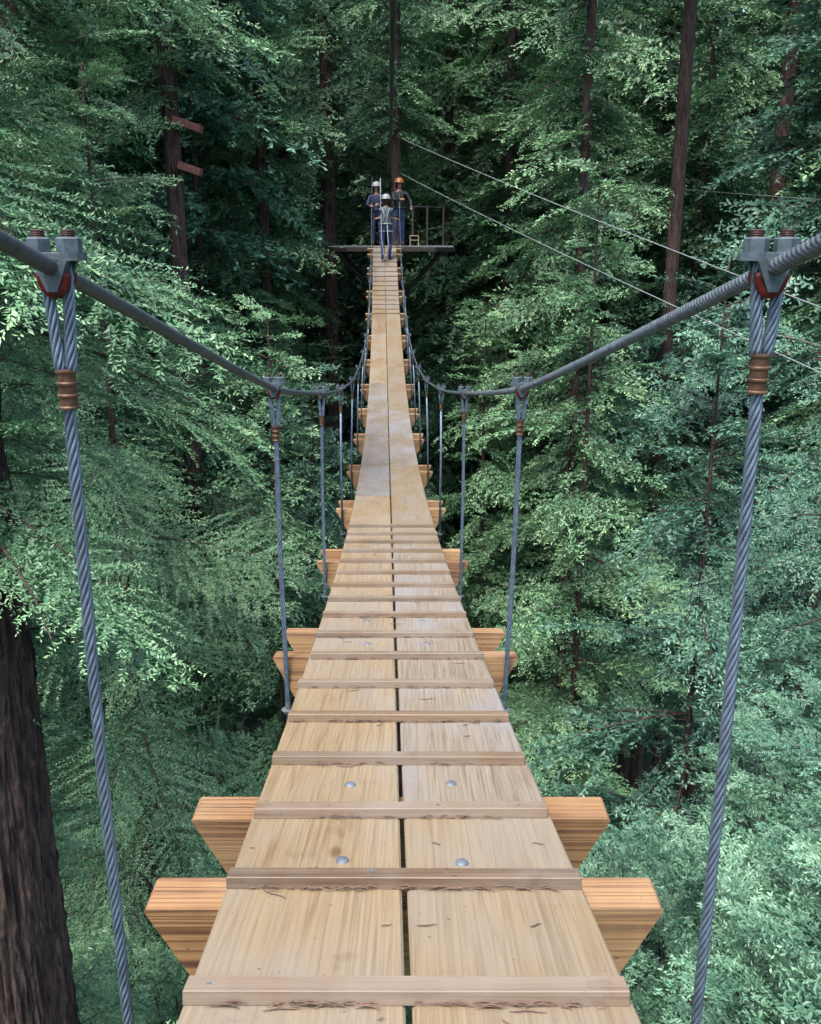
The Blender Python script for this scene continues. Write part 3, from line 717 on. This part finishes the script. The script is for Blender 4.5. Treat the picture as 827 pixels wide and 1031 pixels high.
def redwood(x, y, rad, label, crowns, lod='mid', blen=2.8, dens=4.5, top=None, m=None, seed=1, tm=None, nseg=24, dz=.7, ridge=.05, lean=(0, 0), cond=None, ztop=16, lenf=None, group=None, cover=True):
    """crowns: list of world height ranges that carry boughs"""
    z0 = float(gz(np.array(x), np.array(y))) - .3; root = empty('redwood_tree', (x, y, z0)); tag(root, label, 'tree', group)
    r = np.random.default_rng(seed); Ks = []; Ts = []; ex = MB()
    for (a, b_, dn) in crowns:
        if top is not None and b_ > top - 1.2: b_ = top - .1
        K, tn, wd_ = crown(r, a - z0, b_ - z0, lod, dens * dn * 1.15, blen, (top - z0) if top is not None else None,
                           (lambda z, az: cond(z + z0, az)) if cond else None, (x, y, z0), (lambda z, az: lenf(z + z0, az)) if lenf else None, cover, rad * 1.3 if rad > .4 else 0)
        Ks.append(K); Ts.append(tn)
        for v_, q_ in zip(wd_.v, wd_.q): ex.v.append(v_ + 0); ex.q.append(q_ - (0)); 
        # re-index so several crowns can share one limb list
        ex.n = 0
    # rebuild limb indices
    limbs = MB()
    cnt = 0
    for v_ in ex.v:
        n4 = len(v_) // 4; i_ = np.arange(n4 - 1)[:, None] * 4; j = np.arange(4)[None, :]; k = (j + 1) % 4
        limbs.q.append(np.stack([i_ + j, i_ + k, i_ + 4 + k, i_ + 4 + j], -1).reshape(-1, 4) + cnt); limbs.v.append(v_); cnt += len(v_)
    if top is not None: rad *= .6
    zt = top - .35 if top is not None else ztop
    put('trunk', trunk_mesh('trunk', 0, zt - z0, rad * 1.15 if rad > .3 else rad, rad * (.75 if top is None else .08), tm or M_bark, nseg, dz, ridge, limbs, seed, lean), root)
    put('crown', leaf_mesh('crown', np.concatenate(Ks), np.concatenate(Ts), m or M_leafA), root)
    return root

SPR = {}
def broadleaf_crown(r, rx, rz, n_cl, leaf, per, z_c, low=-.25):
    """leafy sprays standing out of a lumpy dome"""
    key = round(leaf, 3)
    if key not in SPR: SPR[key] = [make_bough(1.0, leaf, np.random.default_rng(90 + i_), wfac=.50, slim=.36, droop=.25 + .1 * i_) for i_ in range(4)]
    n = n_cl // 4; d = unit(r.normal(0, 1, (n, 3))); d[:, 2] = np.where(d[:, 2] < low, -d[:, 2] * .6, d[:, 2])
    lump = unit(r.normal(0, 1, (18, 3))); g_ = np.max(d @ lump.T, axis=1); sh = .38 + .62 * np.clip((g_ - .68) / .3, 0, 1)
    rad = sh * (1 - .35 * r.random(n)**2); C = d * rad[:, None] * np.array([rx, rx, rz]) + np.array((0, 0, z_c)); Ks = []; Ts = []
    for c, dd in zip(C, d):
        K, tn, ax = SPR[key][r.integers(4)]; s_ = r.uniform(.45, .85)
        keep = r.random(len(K)) < max(.35, s_ * s_ * 1.5); K = K[keep]; tn = tn[keep]
        c0 = K[:, :1, :]; K = c0 * s_ + (K - c0)
        az = math.atan2(dd[1], dd[0]) + r.normal(0, .6); pit = math.asin(max(-.3, min(.9, dd[2]))) * .55 + r.normal(.05, .25)
        M = np.array(Matrix.Rotation(az, 3, 'Z') @ Matrix.Rotation(-pit, 3, 'Y') @ Matrix.Rotation(r.normal(0, .45), 3, 'X'))
        Ks.append(K @ M.T + c - dd * .25); Ts.append(tn + r.normal(.03, .12))
    return np.concatenate(Ks), np.clip(np.concatenate(Ts), 0, 1), C
def broadleaf(x, y, top, rx, rz, label, n_cl=1600, leaf=.055, per=26, seed=1, m=None, rad=.16, group=None, name='broadleaf_tree'):
    z0 = float(gz(np.array(x), np.array(y))) - .2; root = empty(name, (x, y, z0)); tag(root, label, 'tree', group)
    r = np.random.default_rng(seed); zc = top - rz - z0
    K, tn, C = broadleaf_crown(r, rx, rz, n_cl, leaf, per, zc)
    mk_ = clear(K, x, y, z0); K = K[mk_]; tn = tn[mk_]
    lb = MB(); cnt = 0
    for c in C[::max(1, len(C) // 60)]:
        a = np.array((0, 0, max(1, zc - rz * .8))); mid = (a + c) / 2 + np.array((0, 0, -.3)); P = np.array([a, mid, c])
        if not clear(P[None, -1:, :], x, y, z0)[0]: continue
        t_ = MB(); t_.tube(P, [.06, .03, .008], 4, False); lb.v.append(t_.v[0]); lb.q.append(t_.q[0] + cnt); cnt += len(t_.v[0])
    put('trunk', trunk_mesh('trunk', 0, zc + rz * .3, rad, rad * .4, M_bark, 12, 1.2, .04, lb, seed), root)
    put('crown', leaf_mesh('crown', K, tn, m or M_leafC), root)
    return root

# --- trees one can tell apart
# the big left trunk: bare on the camera side below the bridge
def condA(z, az):
    az = (az + math.pi) % (2 * math.pi) - math.pi
    return z > -2.8 or (.5 < az < 3.0 and z > -9)
redwood(-3.85, 7.5, .58, 'thickest dark furrowed redwood trunk at lower left, its boughs spreading over it towards the bridge', [(-9, 5, 1.1)], 'near', 2.9, 5.5, seed=3, nseg=200, dz=.07, ridge=.042, cond=condA, ztop=9,
        lenf=lambda z, az: 1.0 if z > -2 else .8)
redwood(-7.6, 12.5, .2, 'leafy redwood filling the left edge behind the near left clamp', [(-9, 7.5, 1.35)], 'near', 3.5, 4.2, seed=5, ztop=12)
redwood(-4.1, 12.8, .3, 'bright young redwood between the left hangers and the big dark trunk', [(-13, 2.2, 1)], 'near', 3.0, 4.4, top=2.6, seed=8)
tB = redwood(-5.25, 22.2, .22, 'redwood at upper left with two reddish wooden blocks fixed to its trunk', [(-14, -2.2, 1), (3.3, 10, 1)], 'mid', 2.9, 4.2, seed=9, ztop=14)
for k, (dx, zz, s_) in enumerate(((.42, 2.62, 1.0), (.42, 1.72, .8))):
    o = MB().box((-5.25 + dx, 21.95, zz), (.62 * s_, .34, .16), Matrix.Rotation(.32, 4, 'Y')).build('step_block', M_redwood_block, tB)
redwood(-.40, 27.75, .16, 'redwood carrying the platform, rising behind the three people', [(-14, -3.5, .5), (3.0, 10, 2.4)], 'mid', 1.9, 4.2, seed=11, ztop=14)
redwood(-2.5, 30.5, .24, 'dark redwood trunk below and left of the platform', [(-15, -6, .6), (1.5, 12, 1.1)], 'mid', 3.0, 4.2, seed=12, ztop=15)
redwood(6.75, 25.2, .19, 'tall straight bare trunk at upper right standing clear of the foliage', [(-14, -1.2, 1), (7, 12, .6)], 'mid', 3.2, 4.2, m=M_leafB, seed=13, ztop=15)
redwood(8.6, 19.6, .17, 'slender pale trunk leaning beside the near right clamp', [(-12, -1.5, 1), (5.5, 9, .6)], 'mid', 2.6, 4.0, m=M_leafB, seed=14, tm=M_bark_pale, ztop=10, lean=(.6, 0))
redwood(11.6, 31.5, .26, 'broad shaded trunk at far upper right', [(-12, -1, 1), (6.5, 14, .5)], 'mid', 3.0, 4.0, m=M_leafB, seed=15, ztop=17)
redwood(4.4, 13.5, .26, 'blue green redwood right of the hangers with layered drooping boughs', [(-10, -.6, 1)], 'mid', 3.0, 5.0, top=-.1, m=M_leafB, seed=16)
redwood(7.3, 14.2, .34, 'large blue green redwood behind the near right hanger, boughs in tiers', [(-13, .8, 1)], 'mid', 3.5, 4.8, top=1.6, m=M_leafB, seed=17)
redwood(3.6, 19.0, .28, 'pale tipped redwood just right of the far bridge half', [(-11, 1.2, 1)], 'mid', 2.7, 4.6, top=1.7, m=M_leafA, seed=18)
redwood(-2.6, 17.5, .25, 'small redwood left of the far bridge half under the left cable', [(-15, -1.5, 1)], 'mid', 2.3, 4.6, top=-.9, seed=19)
redwood(5.4, 8.9, .24, 'redwood below the near right hanger with boughs reaching the frame edge', [(-13, -2.3, 1)], 'near', 2.6, 4.8, top=-1.7, m=M_leafB, seed=20)
redwood(-2.3, 21.8, .22, 'redwood top beneath the left edge of the platform', [(-15, -3.2, 1)], 'mid', 2.3, 4.4, top=-2.4, m=M_leafB, seed=21)
redwood(2.0, 25.5, .25, 'redwood top beneath the right edge of the platform', [(-15, -1.6, 1)], 'mid', 2.4, 4.2, top=-1.0, m=M_leafA, seed=22)
redwood(-6.8, 17.6, .17, 'redwood with bright boughs in front of the trunk with the blocks', [(-12, 9, 1.4)], 'mid', 3.2, 4.6, ztop=12, seed=23, cond=lambda z, az: not (.6 < z < 4.6 and math.cos(az) > .3))
broadleaf(4.1, 5.2, -3.3, 2.1, 2.6, 'bright small leaved tree filling the lower right corner beneath the bridge', 2600, .050, 30, 31)
broadleaf(3.1, 8.6, -5.6, 2.3, 3.0, 'shaded small leaved tree under the middle right of bridge', 1900, .058, 28, 32)
broadleaf(5.8, 9.9, -4.6, 2.4, 2.8, 'pale leaved tree behind the lower part of right hanger', 1900, .06, 28, 33)
broadleaf(-1.9, 5.6, -6.2, 1.8, 2.4, 'green small leaved tree just left of the nearest beams, below', 1900, .052, 28, 34, m=M_leafA)
broadleaf(-2.9, 10.2, -7.5, 2.4, 3.0, 'dark leaved tree deep below the left hangers', 1700, .062, 26, 35, m=M_leafA)
broadleaf(1.0, 13.5, -9.0, 2.8, 3.2, 'tree deep below the middle of the bridge', 1500, .075, 24, 36, m=M_leafB)

redwood(-3.9, 26.3, .15, 'full redwood close on the left of the platform', [(-14, 10, 1.3)], 'mid', 2.8, 4.4, seed=41, ztop=14)
redwood(2.9, 29.5, .16, 'full redwood behind and right of the platform', [(-14, 12, 1)], 'mid', 2.8, 4.4, seed=42, ztop=15)
redwood(4.1, 23.6, .13, 'bright redwood with wires crossing before it, right of platform', [(-14, 10, 1.2)], 'mid', 2.3, 4.8, ztop=13, seed=43)
redwood(-8.4, 20.5, .18, 'redwood at upper left behind the leafy left edge', [(-12, 9, 1.4)], 'mid', 3.3, 4.2, seed=44, ztop=13)
redwood(9.9, 16.5, .28, 'blue green redwood at the right edge level with the clamp', [(-12, .6, 1)], 'mid', 3.2, 4.4, top=1.4, m=M_leafB, seed=45)
redwood(-6.4, 27.2, .15, 'bright redwood behind the blocks trunk, toward the top of the left half', [(-12, 13, 1.2)], 'mid', 3.0, 4.4, seed=47, ztop=16)
redwood(-10.5, 24.5, .15, 'redwood behind the leafy left edge near the top corner', [(-10, 13, 1.1)], 'mid', 3.2, 4.2, seed=48, ztop=16)
redwood(1.2, 31.5, .16, 'redwood straight behind the orange helmet', [(-10, 12, 1)], 'mid', 2.8, 4.4, seed=46, ztop=16)

# --- the stand behind: shared meshes, one object per tree
def variant(seed, lod, blen, m, H=40, c0=9, dens=7.0, rad=.21):
    r = np.random.default_rng(seed)
    K, tn, wd_ = crown(r, c0, H - .3, lod, dens, blen, H)
    lb = MB(); cnt = 0
    for v_ in wd_.v:
        n4 = len(v_) // 4; i_ = np.arange(n4 - 1)[:, None] * 4; j = np.arange(4)[None, :]; k = (j + 1) % 4
        lb.q.append(np.stack([i_ + j, i_ + k, i_ + 4 + k, i_ + 4 + j], -1).reshape(-1, 4) + cnt); lb.v.append(v_); cnt += len(v_)
    return trunk_mesh('trunk', 0, H - .5, rad, .03, M_bark, 14, 1.6, .05, lb, seed), leaf_mesh('crown', K, tn, m)
VF = [variant(51, 'far', 3.2, M_leafA), variant(52, 'far', 3.5, M_leafB), variant(53, 'far', 3.0, M_leafA, c0=20), variant(54, 'far', 3.3, M_leafB, c0=14)]
VV = [variant(61, 'vfar', 3.6, M_leafA), variant(62, 'vfar', 3.8, M_leafB)]
placed = [(-.56, 27.75), (-2.5, 30.5), (6.75, 25.2), (8.6, 19.6), (11.6, 31.5), (-5.25, 22.2)]
def scatter(V, r0, r1, num, azmax, sep, label, group, hs=(.8, 1.15)):
    tries = 0; k = 0
    while k < num and tries < 6000:
        tries += 1; d = math.sqrt(rng.uniform(r0**2, r1**2)); a = R(rng.uniform(-azmax, azmax)); x, y = d * math.sin(a), d * math.cos(a)
        if any((x - px)**2 + (y - py)**2 < sep**2 for px, py in placed): continue
        if abs(x + .6) < 3.6 and y < 31: continue
        placed.append((x, y)); tm, cm = V[rng.integers(len(V))]; s = rng.uniform(*hs)
        root = empty('redwood_tree', (x, y, float(gz(np.array(x), np.array(y))) - .4), rng.random() * 6.28); root.scale = (s, s, s)
        tag(root, label, 'tree', group); put('trunk', tm, root); put('crown', cm, root); k += 1
scatter(VF, 24, 42, 34, 31, 3.2, 'redwood in the dense dark stand behind the platform', 'redwoods standing behind the platform')
scatter(VV, 42, 66, 46, 28, 3.8, 'far redwood seen only through gaps in the nearer foliage', 'far redwoods closing off the view', (1.1, 1.5))

for o in bpy.data.objects:
    if '_w' in o: del o['_w']
